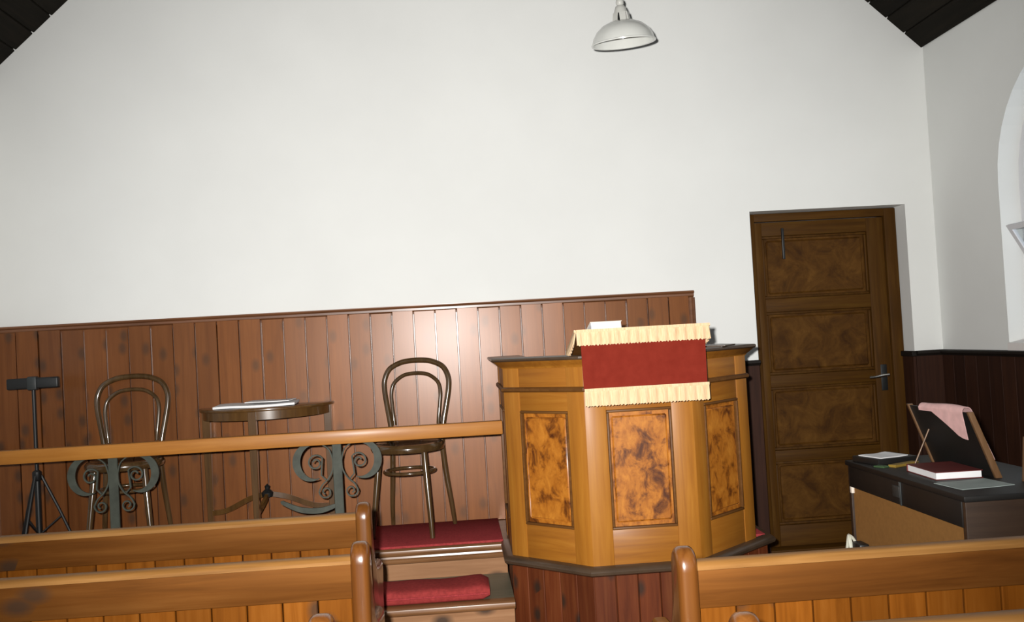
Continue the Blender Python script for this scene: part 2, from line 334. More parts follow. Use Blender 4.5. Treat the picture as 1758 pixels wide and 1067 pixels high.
# windows
def window(name, xw, side, yc, vent, label):
    wd = thing(name, label, 'window', (xw, yc, WZ0), kind='structure')
    xi = xw+side*0.115                                  # plane of the frame
    bm = BM(); o = arch(yc, WR, WZ0, WZS); i_ = arch(yc, WR-.05, WZ0+.05, WZS)
    slab(bm, o, [i_[::-1]], lambda u, v: (xi, u, v), (side*0.04, 0, 0)); obj('frame', bm, 'window_white', wd, sm=False)
    for a0, a1, b0, b1 in ((yc-.015, yc+.015, WZ0+.05, WZS+WR-.06), (yc-WR+.05, yc+WR-.05, 1.50, 1.53), (yc-WR+.05, yc+WR-.05, 1.885, 1.915)):
        bm = BM(); box(bm, min(xi, xi+side*.03), max(xi, xi+side*.03), a0, a1, b0, b1); obj('glazing_bar', bm, 'window_white', wd, sm=False)
    gx = xi+side*.016
    def pane(loop):
        bm = BM(); slab(bm, loop, [], lambda u, v: (gx, u, v), (side*.004, 0, 0)); obj('pane', bm, 'window_glass', wd, sm=False)
    r = WR-.05; n = 12
    for s in (-1, 1):
        a0, a1 = sorted((yc+s*.015, yc+s*r))
        pane([(a0, WZ0+.05), (a1, WZ0+.05), (a1, 1.50), (a0, 1.50)])
        if not vent: pane([(a0, 1.53), (a1, 1.53), (a1, 1.885), (a0, 1.885)])
        th0 = math.acos(.015/r)
        pane([(yc+s*r, 1.915)]+[(yc+s*r*math.cos(th0*q/n), WZS+r*math.sin(th0*q/n)) for q in range(n+1)]+[(yc+s*.015, 1.915)])
    if vent:                                              # hopper vent tilted into the room
        tl = R(30) ; hz = 1.535; ln = .32
        def vp(u, v): return (xi+side*.01-side*v*math.sin(tl)*1.0, u, hz+v*math.cos(tl))
        a0, a1 = yc-WR+.10, yc+WR-.10
        bm = BM(); slab(bm, [(a0, 0), (a1, 0), (a1, ln), (a0, ln)], [[(a0+.03, .03), (a0+.03, ln-.03), (a1-.03, ln-.03), (a1-.03, .03)]], vp, (side*.018, 0, .006)); vs = obj('vent_sash', bm, 'window_white', wd, sm=False)
        bm = BM(); slab(bm, [(a0+.03, .03), (a1-.03, .03), (a1-.03, ln-.03), (a0+.03, ln-.03)], [], lambda u, v: Vector(vp(u, v))+Vector((side*.006, 0, 0)), (side*.004, 0, .001))
        g = put('pane', mesh_of('pane', bm, 'window_glass', False), vs, (-wd.location.x, -wd.location.y, -wd.location.z))
    # sloping sill
    bm = BM(); prism(bm, [(xw-side*.012, WZ0-.045), (xw-side*.012, WZ0-.004), (xi, WZ0+.02), (xi, WZ0-.045)], yc-WR+.002, yc+WR-.002, 'y'); obj('window_sill', bm, 'reveal_paint', wd, sm=False)
for i, y in enumerate(WYC):
    window('window_%d' % (i+1), XR, 1, y, i == 0, ['arched window with a hopper vent beside the organ', 'arched window in the organ side wall between two others', 'arched window in the organ side wall by the entrance'][i])
    window('window_%d' % (i+4), XL, -1, y, False, ['arched window in the wall beside the music stand', 'arched window in the wall beside the left pews', 'arched window near the entrance on the pew side'][i])

# ------------------------------------------------------------------ platform and steps
PZ, SZ, PY, SY = 0.32, 0.16, 5.0, 4.48
PA, PB, PL, PR_ = (0.563, 4.30), (1.055, 4.30), (0.222, 4.645), (1.415, 4.645)
BASE = [(0.215, 5.02), (0.215, 4.640), (0.560, 4.290), (1.060, 4.290), (1.425, 4.640), (1.49, 4.70), (1.49, D)]
plat = thing('platform', 'raised timber platform with a step in front of the panelled wall', 'platform', (-1.2, 5.0, 0), kind='structure')
def wp(name, bm, mat, sm=True): return obj(name, bm, mat, plat, sm=sm)
bm = BM(); prism(bm, [(XL, PY+.02)]+BASE[:-1]+[(1.49, D), (XL, D)], PZ-.03, PZ-.002, 'z'); wp('deck', bm, 'nosing', False)
bm = BM(); box(bm, XL, 0.21, PY+.012, PY+.04, SZ-.01, PZ-.03); wp('riser', bm, 'riser_pine', False)
bm = BM(); box(bm, XL, 0.21, SY+.012, SY+.04, 0, SZ-.03); wp('riser', bm, 'riser_pine', False)
bm = BM(); box(bm, XL, 0.213, SY+.02, PY+.03, SZ-.03, SZ-.001); wp('tread', bm, 'tread_worn', False)
nose = [(0, -.034), (.020, -.034), (.027, -.028), (.030, -.016), (.027, -.005), (.018, 0), (-.05, 0), (-.05, -.034)]
bm = BM(); mitre(bm, [(XL, PY), (0.21, PY)], [(o, h) for o, h in nose], PZ); wp('nosing', bm, 'nosing')
bm = BM(); mitre(bm, [(XL, PY+.012), (0.21, PY+.012)], [(0, -.078), (.012, -.078), (.024, -.072), (.027, -.062), (.022, -.053), (.013, -.049), (.011, -.040), (.014, -.034), (0, -.034)], PZ); wp('scotia', bm, 'nosing')
bm = BM(); mitre(bm, [(XL, SY), (0.213, SY)], nose, SZ); wp('nosing', bm, 'nosing')
# boarded base of the pulpit, moulding round the top of it
bm = BM(); mitre(bm, [BASE[0], BASE[1], BASE[2], BASE[3], BASE[4], BASE[5], (1.49, D-.01)], [(-.02, -.030), (.020, -.030), (.032, -.022), (.035, -.010), (.030, 0), (.022, .006), (.012, .010), (-.02, .010)], PZ); wp('moulding', bm, 'cornice_dark')
seglist = list(zip(BASE[:-1], BASE[1:]))
for (ax, ay), (bx, by) in seglist:
    L = math.hypot(bx-ax, by-ay); n = max(1, round(L/0.10)); bw = L/n
    if L < .03: continue
    bm = BM(); box(bm, -bw/2+.002, bw/2-.002, -.009, .009, 0, PZ-.028, .003, 1); me = mesh_of('board', bm, 'pulpit_base', False)
    ang = math.atan2(by-ay, bx-ax)
    for i in range(n):
        f = (i+.5)/n; nx, ny = -(by-ay)/L, (bx-ax)/L
        put('board', me, plat, (ax+(bx-ax)*f+nx*.012+1.2, ay+(by-ay)*f+ny*.012-5.0, 0), (0, 0, ang))
bm = BM(); prism(bm, [(.23, 5.0), (.235, 4.66), (.57, 4.315), (1.05, 4.315), (1.40, 4.66), (1.47, 4.73), (1.47, D-.05), (.23, D-.05)], 0, PZ-.032, 'z'); wp('core', bm, 'pulpit_base', False)

# carpet, kneeler
bm = BM(); box(bm, XL+.03, 0.195, PY+.012, D-.035, PZ-.003, PZ+.012, .005)
tag(obj('carpet', bm, 'carpet', loc=(-1.2, 5.3, PZ)), 'dark red carpet on the platform under the two bentwood chairs', 'carpet')
bm = BM(); box(bm, 1.425, 1.482, 4.71, D-.04, PZ-.003, PZ+.014, .005)
tag(obj('carpet_strip', bm, 'carpet', loc=(1.45, 5.1, PZ)), 'narrow red carpet strip between the pulpit and the panelled door', 'carpet')
kn = thing('kneeler_cushion', 'long plump red kneeling cushion on the step before the rail', 'cushion', (-.9, 4.67, SZ))
bm = BM()
NX, NP = 60, 20
rings = []
for i in range(NX+1):
    u = i/NX; x = -1.93+u*2.03
    e = min(u, 1-u)*2.03; tp = (1-(1-e/.04)**2)**.5 if e < .04 else 1
    ring = []
    for j in range(NP):
        a = 2*math.pi*j/NP; ca, sa = math.cos(a), math.sin(a)
        y = .125*math.copysign(abs(ca)**.42, ca)*(.93+.07*tp); z = .037*math.copysign(abs(sa)**.55, sa)*(.55+.45*tp)
        if z > 0: z *= 1+.12*math.sin(x*9)+.08*math.sin(x*23+y*8)
        ring.append(bm.verts.new((x, 4.622+y, SZ+.035+z)))
    rings.append(ring)
for A, B in zip(rings, rings[1:]):
    for j in range(NP): bm.faces.new((A[j], A[(j+1) % NP], B[(j+1) % NP], B[j]))
bm.faces.new(rings[0][::-1]); bm.faces.new(rings[-1]); bmesh.ops.recalc_face_normals(bm, faces=bm.faces[:])
obj('cushion_body', bm, 'cushion_red', kn)
bm = BM(); tube(bm, [(-1.93, 4.498, SZ+.034), (-1.0, 4.496, SZ+.035), (.09, 4.498, SZ+.034)], .005, 8); obj('piping', bm, 'carpet', kn)

# ------------------------------------------------------------------ wainscot on the back wall
wz0, wz1 = PZ, 1.562; PB_ = 0.1254
wn = thing('trim_1', 'tall varnished pine board wainscot behind the chairs and pulpit', 'wainscot', (-.6, D, wz0), kind='structure')
bm = BM(); box(bm, XL, 1.42, D-.005, D+.0, wz0, wz1); obj('backing', bm, 'wainscot_cap', wn, sm=False)
bm = BM(); box(bm, -PB_/2+.0032, PB_/2-.0032, -.013, .0085, 0, wz1-wz0, .002, 1); bme = mesh_of('board', bm, 'wainscot', False)
x = -0.107+PB_/2
i0 = math.ceil((XL+PB_/2-x)/PB_)
for i in range(i0, 13):
    xx = x+i*PB_
    if xx+PB_/2 > 1.405: break
    put('board', bme, wn, (xx+.6, -.012, 0), (R(random.uniform(-.5, .5)), 0, R(random.uniform(-1.0, 1.0))))
bm = BM(); bx0 = xx-PB_/2+.0022; box(bm, bx0, 1.40, D-.025, D-.004, wz0, wz1, .002, 1); obj('board', bm, 'wainscot', wn, sm=False)
prof = [(0, 0), (.034, 0), (.034, -.004), (.040, -.004), (.042, -.010), (.036, -.016), (.030, -.018), (.030, -.030), (.024, -.036), (.014, -.040), (.012, -.052), (0, -.052)]
bm = BM(); mitre(bm, [(XL, D), (1.428, D)], prof, 1.592); obj('cap_moulding', bm, 'wainscot_cap', wn)
bm = BM()
prism(bm, [(1.430, D), (1.430, D-.038), (1.422, D-.042), (1.415, D-.036), (1.412, D-.030), (1.402, D-.030), (1.396, D-.024), (1.388, D-.018), (1.388, D)], wz0, 1.55, 'z'); obj('end_moulding', bm, 'wainscot_cap', wn)

# dark dado either side of the door and along the right wall
def dado(name, p0, p1, z0, label, n_out):
    """p0->p1 along the wall foot; n_out unit vector into the room"""
    dz1 = 1.128
    d_ = thing(name, label, 'dado', (p0[0], p0[1], z0), kind='structure')
    L = math.hypot(p1[0]-p0[0], p1[1]-p0[1]); n = max(1, round(L/.125)); bw = L/n; ang = math.atan2(p1[1]-p0[1], p1[0]-p0[0])
    bm = BM(); box(bm, -bw/2+.0015, bw/2-.0015, -.018, 0, 0, dz1-z0, .0012, 1); me = mesh_of('board', bm, 'dado', False)
    for i in range(n):
        f = (i+.5)/n; put('board', me, d_, ((p1[0]-p0[0])*f, (p1[1]-p0[1])*f, 0), (0, 0, ang))
    bm = BM(); mitre(bm, [p0, p1], [(0, -.004), (.020, -.004), (.028, .006), (.040, .012), (.040, .024), (.034, .029), (0, .029)], dz1); obj('cap_rail', bm, 'dado_cap', d_)
dado('trim_2', (1.49, D), (DX0-.0, D), 0.0, 'low dark dado between the pulpit and the door', (0, -1))
dado('trim_3', (DX1, D), (XR, D), 0.0, 'low dark dado between the door and the corner', (0, -1))
o = bpy.data.objects['trim_3']
bm = BM(); box(bm, DX1-.018, DX1+.0, D-.016, D+.122, 0, 1.128, .002, 1); obj('return_board', bm, 'dado', o)
bm = BM(); box(bm, DX1-.030, DX1+.0, D-.030, D+.122, 1.124, 1.157, .004, 1); obj('return_cap', bm, 'dado_cap', o)
dado('trim_4', (XR, D-.02), (XR, YB), 0.0, 'low dark dado along the window wall behind the organ', (-1, 0))
dado('trim_5', (XL, YB), (XL, 4.45), 0.0, 'low dark dado along the wall beside the left pews', (1, 0))

# ------------------------------------------------------------------ door
DY = D+.135
dr = thing('door_1', 'dark brown grained four-panel door in a deep white opening', 'door', ((DX0+DX1)/2, DY, 0), kind='structure')
FX0, FX1 = DX0+.003, DX1-.003
bm = BM(); box(bm, FX0, FX0+.062, DY-.012, DY+.10, 0, DZ-.003, .006); obj('jamb', bm, 'door_frame_wood', dr)
bm = BM(); box(bm, FX1-.075, FX1, DY-.012, DY+.10, 0, DZ-.003, .006); obj('jamb', bm, 'door_frame_wood', dr)
bm = BM(); box(bm, FX0+.06, FX1-.073, DY-.012, DY+.10, DZ-.052, DZ-.003, .006); obj('head', bm, 'door_rail_wood', dr)
lx0, lx1 = FX0+.065, FX1-.078
leaf = put('leaf', None, dr); leaf.empty_display_size = .1
ST = .082
bm = BM(); box(bm, lx0, lx1, DY+.030, DY+.040, .0, DZ-.056); pb = obj('leaf_core', bm, 'door_panel', dr, sm=False)
for a0, a1 in ((lx0, lx0+ST*.55), (lx1-ST*1.3, lx1)):
    bm = BM(); box(bm, a0, a1, DY+.003, DY+.032, .0, DZ-.056, .004); obj('stile', bm, 'door_frame_wood', dr)
tops = [1.905, 1.437, 0.977, 0.523]; ph = .385
px0, px1 = lx0+ST*.55, lx1-ST*1.3
edges = [DZ-.056]+sum([[t_, t_-ph] for t_ in tops], [])+[.0]
for j in range(0, len(edges), 2):
    bm = BM(); box(bm, px0-.001, px1+.001, DY+.004, DY+.032, edges[j+1], edges[j], .004); obj('rail', bm, 'door_rail_wood', dr)
for t_ in tops:
    bm = BM(); box(bm, px0+.028, px1-.028, DY+.020, DY+.034, t_-ph+.028, t_-.028, .010, 1); p_ = obj('panel', bm, 'door_panel', dr)
    bm = BM()
    for q in ((px0, px1, t_-.016, t_), (px0, px1, t_-ph, t_-ph+.016), (px0, px0+.016, t_-ph+.016, t_-.016), (px1-.016, px1, t_-ph+.016, t_-.016)):
        box(bm, q[0], q[1], DY+.012, DY+.031, q[2], q[3], .006, 2)
    bmesh.ops.translate(bm, verts=bm.verts, vec=-dr.location); pm = obj('panel_moulding', bm, 'door_frame_wood', p_, world=False)
bpy.data.objects.remove(leaf)
bm = BM(); box(bm, FX0+.002, FX1-.002, DY-.10, DY+.16, -.002, .012, .004); obj('threshold', bm, 'door_rail_wood', dr)
bm = BM(); box(bm, lx1-.075, lx1-.035, DY-.002, DY+.004, .92, 1.08, .003); hp = obj('lock_plate', bm, 'black_metal', dr)
bm = BM(); tube(bm, [(lx1-.055, DY+.002, 1.015), (lx1-.055, DY-.045, 1.015)], .009); tube(bm, smooth_path([(lx1-.045, DY-.045, 1.017), (lx1-.085, DY-.048, 1.015), (lx1-.13, DY-.046, 1.008), (lx1-.165, DY-.040, 1.006)], 4), .0095, 10); bmesh.ops.translate(bm, verts=bm.verts, vec=-dr.location); obj('handle', bm, 'chrome', hp, world=False)
bm = BM(); box(bm, lx0+.165, lx0+.180, DY-.010, DY+.006, 1.76, 1.95, .003); obj('bolt', bm, 'black_metal', dr)

# ------------------------------------------------------------------ pulpit
pu = thing('pulpit', 'golden oak pulpit with five sides, burr veneer panels and dark cornice', 'pulpit', (.81, 4.75, PZ))
CT = 1.275
def facet(A, B, rail='pulpit_oak_rail'):
    """build stiles, rails, panel of one side; A->B runs left to right seen from outside"""
    A, B = Vector(A), Vector(B); L = (B-A).length; ang = math.atan2(B.y-A.y, B.x-A.x); base = (A.x-pu.location.x, A.y-pu.location.y, -PZ)
    def part(name, bm, mat): return obj(name, bm, mat, pu, base, (0, 0, ang), world=False)
    z0, z1 = PZ+.008, CT-.03; s = .098 if L < .6 else .09
    for a0, a1 in ((0.0, s), (L-s, L)):
        bm = BM(); box(bm, a0, a1, .0, .034, z0, z1, .003); part('stile', bm, 'pulpit_oak')
    bm = BM(); box(bm, s-.001, L-s+.001, .003, .032, z0, .485, .002); part('bottom_rail', bm, 'pulpit_oak_rail')
    bm = BM(); box(bm, s-.001, L-s+.001, .003, .032, 1.022, z1, .002); part('top_rail', bm, rail)
    bm = BM(); box(bm, s-.001, L-s+.001, .016, .030, .48, 1.03); pn = part('panel', bm, 'burl')
    # bolection moulding round the panel, a narrow fielded edge
    bm = BM(); zz0, zz1 = .485, 1.022
    for q in ((s, L-s, zz1-.012, zz1), (s, L-s, zz0, zz0+.012), (s, s+.012, zz0+.012, zz1-.012), (L-s-.012, L-s, zz0+.012, zz1-.012)):
        box(bm, q[0], q[1], -.004, .018, q[2], q[3], .004)
    obj('panel_moulding', bm, 'pulpit_rail', pn, world=False)
    bm = BM(); box(bm, s+.022, L-s-.022, .008, .018, zz0+.030, zz1-.030, .007, 1); obj('raised_field', bm, 'burl', pn, world=False)
facet(PL, PA); facet(PA, PB); facet(PB, PR_)
facet((PL[0], 5.22), PL); facet(PR_, (PR_[0], 5.22))
path = [(PL[0], 5.22), PL, PA, PB, PR_, (PR_[0], 5.22)]
bm = BM(); mitre(bm, path, [(-.004, -.012), (.006, -.012), (.012, -.006), (.012, .006), (.006, .012), (-.004, .012)], 1.122); obj('string_moulding', bm, 'pulpit_rail', pu)
bm = BM(); mitre(bm, path, [(-.01, -.052), (.004, -.052), (.008, -.044), (.020, -.036), (.034, -.024), (.040, -.018), (-.01, -.018)], CT); obj('cornice_cove', bm, 'pulpit_oak', pu)
bm = BM(); mitre(bm, path, [(-.12, -.018), (.046, -.018), (.052, -.012), (.052, -.004), (.046, 0), (-.12, 0)], CT); obj('cornice', bm, 'cornice_dark', pu)
bm = BM(); prism(bm, [(.25, 5.2), (.25, 4.66), (.575, 4.335), (1.045, 4.335), (1.385, 4.66), (1.385, 5.2)], PZ+.0, PZ+.02, 'z'); obj('pulpit_floor', bm, 'nosing', pu, sm=False)
# book rest: board falling towards the preacher, on two brackets
RX0, RX1 = .535, 1.105
def rz(y): return 1.368-(y-4.195)*.34
bm = BM(); prism(bm, [(4.195, rz(4.195)-.022), (4.195, rz(4.195)), (4.50, rz(4.50)), (4.50, rz(4.50)-.022)], RX0, RX1, 'x', .003); obj('book_rest', bm, 'pulpit_rail', pu)
for bx in (.66, .98):
    bm = BM(); prism(bm, [(4.255, CT-.001), (4.40, CT-.001), (4.40, rz(4.40)-.023), (4.255, rz(4.255)-.023)], bx-.02, bx+.02, 'x', .002); obj('bracket', bm, 'pulpit_rail', pu)

# pulpit fall: velvet with cream fringes
pf = thing('pulpit_fall', 'crimson velvet pulpit fall with cream fringes over the book rest', 'cloth', (.82, 4.19, 1.04))
def sheet(bm, nu, nv, fn, th=(0, .004, 0)):
    th = Vector(th)
    g = [[bm.verts.new(fn(i/nu, j/nv)) for j in range(nv+1)] for i in range(nu+1)]
    h = [[bm.verts.new(Vector(fn(i/nu, j/nv))+th) for j in range(nv+1)] for i in range(nu+1)]
    for i in range(nu):
        for j in range(nv):
            bm.faces.new((g[i][j], g[i+1][j], g[i+1][j+1], g[i][j+1])); bm.faces.new((h[i][j], h[i][j+1], h[i+1][j+1], h[i+1][j]))
    for i in range(nu):
        bm.faces.new((g[i][0], h[i][0], h[i+1][0], g[i+1][0])); bm.faces.new((g[i][nv], g[i+1][nv], h[i+1][nv], h[i][nv]))
    for j in range(nv):
        bm.faces.new((g[0][j], g[0][j+1], h[0][j+1], h[0][j])); bm.faces.new((g[nu][j], h[nu][j], h[nu][j+1], g[nu][j+1]))
    bmesh.ops.recalc_face_normals(bm, faces=bm.faces[:])
VX0, VX1 = .548, 1.100
def fold(u): return .006*math.exp(-((u-.06)/.025)**2)+.0015*math.sin(u*14)
bm = BM(); sheet(bm, 60, 14, lambda u, v: (VX0+(VX1-VX0)*u+.004*v*(1-u), 4.180-fold(u)*(.4+.6*v)+.006*v, 1.335-.215*v)); obj('velvet_fall', bm, 'velvet', pf)
bm = BM(); sheet(bm, 40, 12, lambda u, v: (RX0-.004+(RX1-RX0+.008)*u, 4.172+.335*v, rz(4.172+.335*v)+.004), (0, 0, .005)); obj('velvet_top', bm, 'velvet', pf)
def fringe_strip(P0, P1, drop, out, name='fringe', n=13, amp=.0045, flare=.0):
    """hanging bullion fringe from P0 to P1: a woven heading and corrugated strands with a ragged lower edge"""
    P0, P1, out = Vector(P0), Vector(P1), Vector(out); nu = n*10
    def fn(u, v):
        p = P0.lerp(P1, u); a = math.sin(u*n*2*math.pi); k_ = min(1, v*4)
        rag = .0025*math.sin(u*n*2*math.pi*3.1)+.0015*math.sin(u*191) if v > .97 else 0
        return p+Vector((0, 0, -drop*v+rag))+out*(amp*a*k_+flare*v)
    bm = BM(); sheet(bm, nu, 8, fn, tuple(-out*.004)); f = obj(name, bm, 'fringe', pf)
    bm = BM(); sweep(bm, [P0+Vector((0, 0, -.004))+out*.003, P0.lerp(P1, .5)+Vector((0, 0, -.004))+out*.003, P1+Vector((0, 0, -.004))+out*.003], [(.004, -.006), (.004, .006), (-.004, .006), (-.004, -.006)], up=(0, 0, 1)); bmesh.ops.translate(bm, verts=bm.verts, vec=-pf.location); obj('fringe_heading', bm, 'fringe', f, world=False)
zt = rz(4.175)+.008
fringe_strip((RX0-.006, 4.168, zt+.004), (RX1+.012, 4.168, zt+.004), .068, (0, -1, 0), n=14, flare=.006)
fringe_strip((VX0+.004, 4.172, 1.128), (VX1+.004, 4.172, 1.128), .075, (0, -1, 0), n=13, flare=.004)
fringe_strip((RX0-.008, 4.172, zt+.004), (RX0-.014, 4.47, rz(4.47)+.012), .062, (-1, 0, 0), n=8, flare=.014)
fringe_strip((RX1+.012, 4.172, zt+.004), (RX1+.010, 4.47, rz(4.47)+.012), .062, (1, 0, 0), n=8, flare=.006)

# book on the rest and a folder on the ledge
def book(name, label, loc, rz_, sx, sy, h, cover, pages='cream_pages', rx=0.0, group=None, spine='x-'):
    b_ = thing(name, label, 'book', loc, rz_, group); b_.rotation_euler = (rx, 0, rz_)
    bm = BM(); box(bm, -sx/2+.004, sx/2-.004, -sy/2+.005, sy/2-.001, .003, h-.003); obj('pages', bm, pages, b_, world=False, sm=False)
    bm = BM(); box(bm, -sx/2, sx/2, -sy/2, sy/2, h-.003, h, .0008, 1); obj('cover', bm, cover, b_, world=False, sm=False)
    bm = BM(); box(bm, -sx/2, sx/2, -sy/2, sy/2, 0, .003, .0008, 1); obj('cover', bm, cover, b_, world=False, sm=False)
    bm = BM(); box(bm, -sx/2, sx/2, sy/2-.003, sy/2+.001, 0, h, .0008, 1); obj('spine', bm, cover, b_, world=False, sm=False)
    return b_
book('pulpit_book', 'thick cream edged book lying on the pulpit cloth', (.672, 4.335, rz(4.335)+.010), R(4), .145, .20, .062, 'cream_pages', 'paper', rx=-math.atan(.34))
bm = BM(); box(bm, -.13, .13, -.10, .10, 0, .007, .002); o = obj('folder', bm, 'cornice_dark', None, (1.19, 4.56, CT+.0005), (0, 0, R(-30)), world=False)
tag(o, 'thin dark folder lying on the pulpit ledge beside the cloth', 'folder')

# ------------------------------------------------------------------ pews
PEWSTEP = .102
def pew(x_end, x_far, y, label, side):
    """x_end: aisle end, x_far: wall end; y: plane of the back's rear face; faces +Y"""
    p_ = thing('pew', label, 'pew', ((x_end+x_far)/2, y+.2, 0), group=None)
    a0, a1 = sorted((x_end, x_far))
    def prof():
        pts = [(-.030, 0), (-.030, .745)]
        for k_ in range(9):
            a = math.pi-math.pi*k_/8; pts.append((.022+.052*math.cos(a), .752+.052*math.sin(a)))
        pts += [(.078, .70), (.090, .63), (.120, .57), (.190, .535), (.300, .520), (.390, .515), (.425, .495), (.430, .455), (.410, .41), (.385, .36), (.380, .10), (.400, 0)]
        return [(y+a_, b_) for a_, b_ in pts]
    for xe in (x_end, x_far):
        bm = BM(); prism(bm, prof(), xe-.027, xe+.027, 'x', .019, 4); obj('pew_end', bm, 'pew_end', p_)
    i0, i1 = a0+.027, a1-.027
    bm = BM(); box(bm, i0-.004, i1+.004, y-.004, y+.032, .645, .752, .004); obj('top_rail', bm, 'pew', p_)
    bm = BM(); sweep(bm, [(i0-.004, y+.014, .752), (i1+.004, y+.014, .752)], [(-.030, -.006), (.030, -.006), (.031, .004), (.024, .012), (.012, .015), (-.012, .015), (-.024, .012), (-.031, .004)], up=(0, 0, 1)); obj('capping', bm, 'pew_cap', p_)
    n = round((i1-i0)/PEWSTEP); bw = (i1-i0)/n
    bm = BM(); box(bm, -bw/2+.0018, bw/2-.0018, 0, .016, 0, .55, .003, 1); me = mesh_of('board', bm, 'pew_board', False)
    for i in range(n): put('board', me, p_, (i0+(i+.5)*bw-p_.location.x, y+.010-p_.location.y, .10))
    bm = BM(); box(bm, i0-.004, i1+.004, y+.0, y+.03, .04, .13, .003); obj('bottom_rail', bm, 'pew', p_)
    bm = BM(); box(bm, i0-.004, i1+.004, y+.028, y+.40, .415, .445, .008); obj('seat', bm, 'pew', p_)
    for xs in (i0+.5*(i1-i0),):
        bm = BM(); prism(bm, [(y+.03, 0), (y+.36, 0), (y+.33, .417), (y+.03, .417)], xs-.015, xs+.015, 'x', .003); obj('seat_support', bm, 'pew', p_)
    return p_
pew(-.366, XL+.06, 3.535, 'long varnished pew nearest the communion rail, left of the pulpit', -1)
pew(-.308, XL+.06, 2.825, 'long varnished pew, second row behind the communion rail', -1)
pew(-.318, XL+.06, 2.075, 'varnished pew in the third row behind the communion rail', -1)
pew(.565, XR-.08, 2.475, 'varnished pew in front of the organ, right of the aisle', 1)
pew(.542, XR-.08, 1.865, 'varnished pew in the row behind the pew facing the organ', 1)

# ------------------------------------------------------------------ communion rail
cr = thing('communion_rail', 'oak communion rail on scrolled grey iron balusters, fixed to the pulpit', 'rail', (-1.2, 5.05, PZ))
RY0, RY1 = 5.015, 5.075
bm = BM(); box(bm, XL-.004, .224, RY0, RY1, .873, .943, .005, 2); obj('handrail', bm, 'rail_oak', cr)
def spiral(cx, cz, r0, r1, a0, turns, n=26):
    return [(cx+(r0+(r1-r0)*i/n)*math.cos(a0+turns*2*math.pi*i/n), cz+(r0+(r1-r0)*i/n)*math.sin(a0+turns*2*math.pi*i/n)) for i in range(n+1)]
def baluster_meshes():
    out = {}
    bm = BM(); box(bm, -.024, .024, -.007, .007, 0, .555, .003, 1); box(bm, -.07, .07, -.022, .022, 0, .012, .003, 1); box(bm, -.075, .075, -.016, .016, .545, .5535, .002, 1); out['post'] = mesh_of('iron_baluster', bm, 'iron')
    ribbon = lambda w_, t_: [(-t_/2, -w_/2), (t_/2, -w_/2), (t_/2, w_/2), (-t_/2, w_/2)]
    def rib(name, pts2, wd, th, sc=None):
        bm = BM(); sweep(bm, [(p[0], 0, p[1]) for p in pts2], ribbon(wd, th), up=(0, 1, 0), scale=sc); out[name] = mesh_of('scroll', bm, 'iron')
    for s, nm in ((-1, 'l'), (1, 'r')):
        # broad outer leaf: a crescent in the plane of the rail, thick in the middle
        bm = BM(); N = 22; ring = []
        for i in range(N+1):
            u = i/N; a = R(75)+R(215)*u            # from upper inside, out and round underneath
            rr = .092; cx, cz = -.125, .455
            w_ = .005+.038*math.sin(math.pi*min(1, u*1.02))**1.2
            ca, sa = math.cos(a), math.sin(a)
            ring.append([((cx+(rr+w_/2)*ca*.92)*-s, cz+(rr+w_/2)*sa), ((cx+(rr-w_/2)*ca*.92)*-s, cz+(rr-w_/2)*sa)])
        vs = [[bm.verts.new((p[0], d, p[1])) for p in r_ for d in (-.004, .004)] for r_ in ring]
        for A, B in zip(vs, vs[1:]):
            for q in ((0, 1), (1, 3), (3, 2), (2, 0)): bm.faces.new((A[q[0]], A[q[1]], B[q[1]], B[q[0]]))
        bm.faces.new((vs[0][0], vs[0][1], vs[0][3], vs[0][2])); bm.faces.new((vs[-1][2], vs[-1][3], vs[-1][1], vs[-1][0])); bmesh.ops.recalc_face_normals(bm, faces=bm.faces[:])
        out['leaf'+nm] = mesh_of('scroll_leaf', bm, 'iron')
        up_ = spiral(.112, .450, .012, .043, R(20), 1.35)+[(.085, .385), (.062, .36)]
        up_ = [Vector((p[0]*s, 0, p[1])) for p in up_]; rib('spiral'+nm, [(p.x, p.z) for p in up_], .012, .0075)
        scl = [Vector((.022, 0, .50)), Vector((.05, 0, .545)), Vector((.022, 0, .50))]
        lo = [(.022, .46), (.026, .41), (.050, .365), (.082, .335), (.100, .300)]+spiral(.066, .298, .034, .010, R(0), -1.2, 20)
        lo = smooth_path([(p[0]*s, 0, p[1]) for p in lo[:5]], 5)+[Vector((p[0]*s, 0, p[1])) for p in lo[5:]]
        rib('lower'+nm, [(p.x, p.z) for p in lo], .012, .007)
        tp = smooth_path([(.022*s, 0, .455), (.040*s, 0, .515), (.085*s, 0, .548)], 6); rib('top'+nm, [(p.x, p.z) for p in tp], .012, .006)
    # low sagging leaf bracket on one side
    bm = BM(); pts = smooth_path([(-.02, 0, .225), (-.10, 0, .205), (-.20, 0, .215), (-.30, 0, .262)], 8); n = len(pts)
    sweep(bm, pts, ribbon(.012, .020), up=(0, 1, 0), scale=[.6+.8*math.sin(math.pi*(.15+.75*i/(n-1))) if i < n-1 else .25 for i in range(n)]); out['bracket'] = mesh_of('bracket', bm, 'iron')
    return out
bmsh = baluster_meshes()
for bx in (-.640, -1.775):
    po = put('iron_baluster', bmsh['post'], cr, (bx+1.2, -.005, 0.012), (0, 0, 0))
    for k_ in ('leafl', 'leafr', 'spirall', 'spiralr', 'lowerl', 'lowerr', 'topl', 'topr', 'bracket'):
        if bx < -2.4 and k_[-1] == 'l' or (k_ == 'bracket' and bx != -.640): continue
        put('bracket' if k_ == 'bracket' else 'scroll', bmsh[k_], po)

